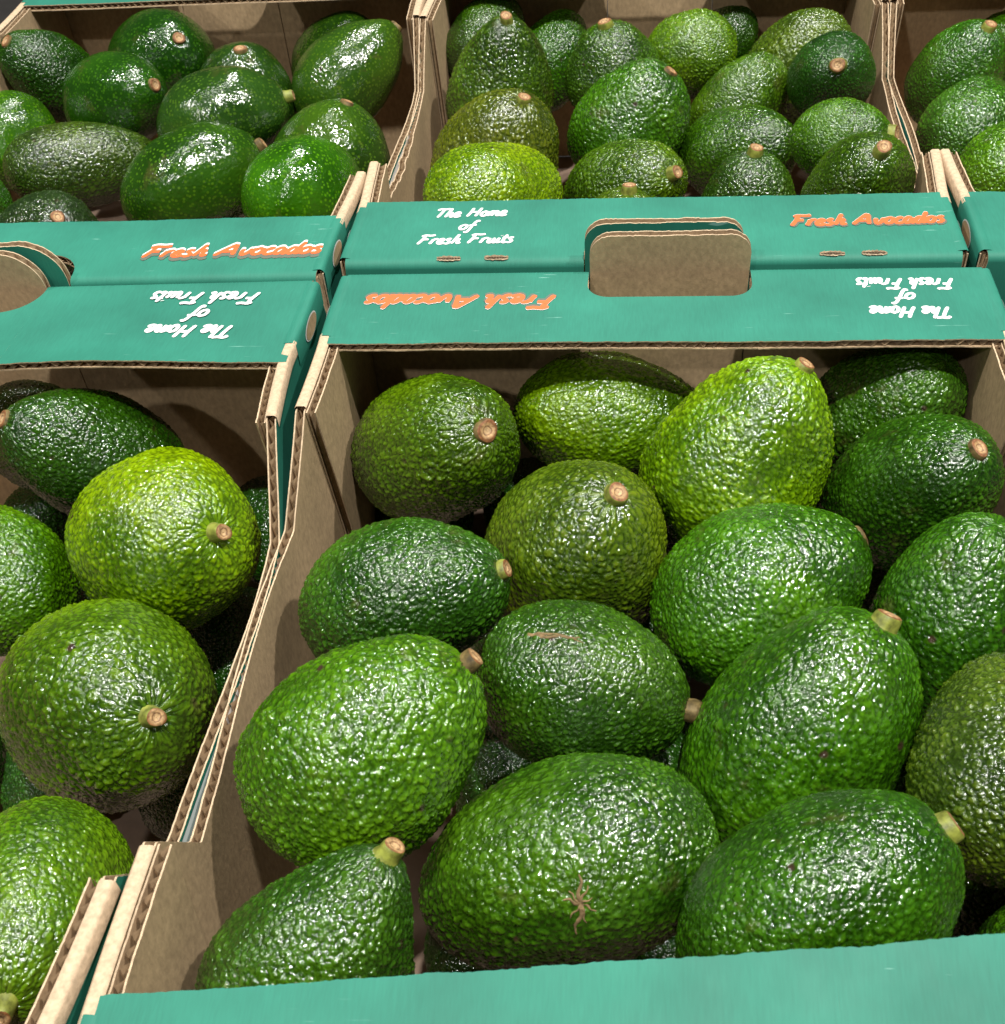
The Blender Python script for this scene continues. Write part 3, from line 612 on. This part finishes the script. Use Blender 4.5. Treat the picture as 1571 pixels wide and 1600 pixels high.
# lower layer, glimpsed in the gaps
low_me, lz = get_mesh(.12, 'p', 0)
LOW = [('front', .090, .121, 'deep in the gap left of the star-scarred avocado'), ('front', .033, .352, 'deep in the rear left corner gap of the front tray'),
 ('front', .092, .196, 'deep in the gap above the star-scarred avocado'), ('front', .091, .275, 'deep in the gap left of the scratched avocado'),
 ('front', .091, .358, 'deep in the gap between the round rear left avocado and the olive one'), ('front', .147, .122, 'deep in the gap right of the star-scarred avocado'),
 ('front', .149, .202, 'deep in the gap under the stem of the scratched avocado'), ('front', .148, .278, 'deep in the gap above the right shoulder of the scratched avocado'),
 ('front', .147, .352, 'deep in the gap between the olive avocado and the lime pear-shaped one'), ('front', .265, .200, 'deep in the gap left of the greyish olive avocado'),
 ('front', .265, .276, 'deep in the gap right of the even green oval avocado'), ('front', .261, .353, 'deep in the gap under the smooth-shouldered avocado'),
 ('front left', -.163, .192, 'at the left photo edge under the large olive avocado'), ('front left', -.167, .341, 'deep in the gap under the dark avocado lying sideways'),
 ('front left', -.105, .198, 'deep in the gap below the large olive avocado'), ('front left', -.109, .269, 'deep in the gap under the bright yellow-green avocado'),
 ('front left', -.045, .198, 'by the divider, lower right of the large olive avocado'), ('front left', -.047, .266, 'by the divider, just below the bright yellow-green avocado'),
 ('front left', -.044, .344, 'by the divider, right of the bright yellow-green avocado')]
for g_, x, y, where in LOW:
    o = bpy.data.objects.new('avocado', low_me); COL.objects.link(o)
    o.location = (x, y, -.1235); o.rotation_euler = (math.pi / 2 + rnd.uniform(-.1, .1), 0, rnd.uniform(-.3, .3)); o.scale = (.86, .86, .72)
    c = rgb(36, 78, 14); o.color = (c[0], c[1], c[2], 1)  # skin colour darkened to paint in the shade of the gaps
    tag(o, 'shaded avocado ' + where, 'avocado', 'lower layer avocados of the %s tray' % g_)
bpy.context.view_layer.update()

# scars on two skins, thin corky ridges lying on the surface
def scar(root, px_dir, lines, width, name, label):
    me = root.data; mw = root.matrix_world
    vs = [mw @ v.co for v in me.vertices]; bv = BVHTree.FromPolygons(vs, [tuple(p.vertices) for p in me.polygons])
    o = Vector(px_dir[0]); d0 = Vector(px_dir[1]).normalized()
    hit = bv.ray_cast(o, d0)
    if hit[0] is None: return
    cen, nrm = hit[0], hit[1].normalized(); X = d0.cross(nrm) if abs(d0.dot(nrm)) < .95 else Vector((1, 0, 0)); X = (Vector((1, 0, 0)) - nrm * nrm.x).normalized(); Yv = nrm.cross(X)
    inv = mw.inverted(); mb = MB()
    for li, ln in enumerate(lines):
        p = smooth_line(ln, 4); pts = []
        for (a, b) in p:
            h = bv.ray_cast(cen + X * a + Yv * b + nrm * .02, -nrm)
            if h[0] is not None: pts.append(h[0] + nrm * .00025)
        if len(pts) < 3: continue
        A_ = np.array([tuple(x) for x in pts]); t = np.gradient(A_, axis=0); t /= np.linalg.norm(t, axis=1)[:, None]; sd = np.cross(t, np.array(tuple(nrm)))
        k = np.linspace(0, 1, len(A_)); ww = width[li % len(width)] * (1.05 - k) ** .8 + .00012; nn = np.array(tuple(nrm))
        rows = [A_ - sd * ww[:, None] - nn * .0004, A_ - sd * ww[:, None] * .4 + nn * .00008, A_ + sd * ww[:, None] * .4 + nn * .00008, A_ + sd * ww[:, None] - nn * .0004]
        P = np.stack(rows, 1); M4 = np.array(inv); P = P @ M4[:3, :3].T + M4[:3, 3]
        mb.grid(P, 0)
    s = mb.build(name, [M_CORK], root); s['label'] = label
M_CORK = plain('corky_scar', (.17, .115, .055), .8, 500, .4, .0004, None, .2)
RAY_STAR = (-0.028, 0.44382, -0.89568)
RAY_SCR = (-0.05531, 0.6293, -0.77519)
r5 = random.Random(3)
star = []
for a, Ls in ((100, .0085), (75, .006), (140, .005), (35, .004), (-95, .010), (-70, .006), (-120, .0055), (-20, .005), (170, .005)):
    a = math.radians(a); star.append([(0, 0), (Ls * .35 * math.cos(a + .2), Ls * .35 * math.sin(a + .2)), (Ls * .7 * math.cos(a - .1), Ls * .7 * math.sin(a - .1)), (Ls * math.cos(a), Ls * math.sin(a))])
scar(BY['F14'], (CP, RAY_STAR), star, [.0009, .0005, .0004, .0004], 'star_scar', 'brown star-shaped corky scar')
scar(BY['F11'], (CP, RAY_SCR), [[(-.009, .0015), (-.004, .0010), (.003, 0), (.010, -.003)], [(-.006, .001), (-.002, -.0005), (.002, -.0004)], [(.002, 0), (.006, -.0012), (.009, -.001)]], [.0006, .0009, .0005], 'scratch_scar', 'pale tan scratch')
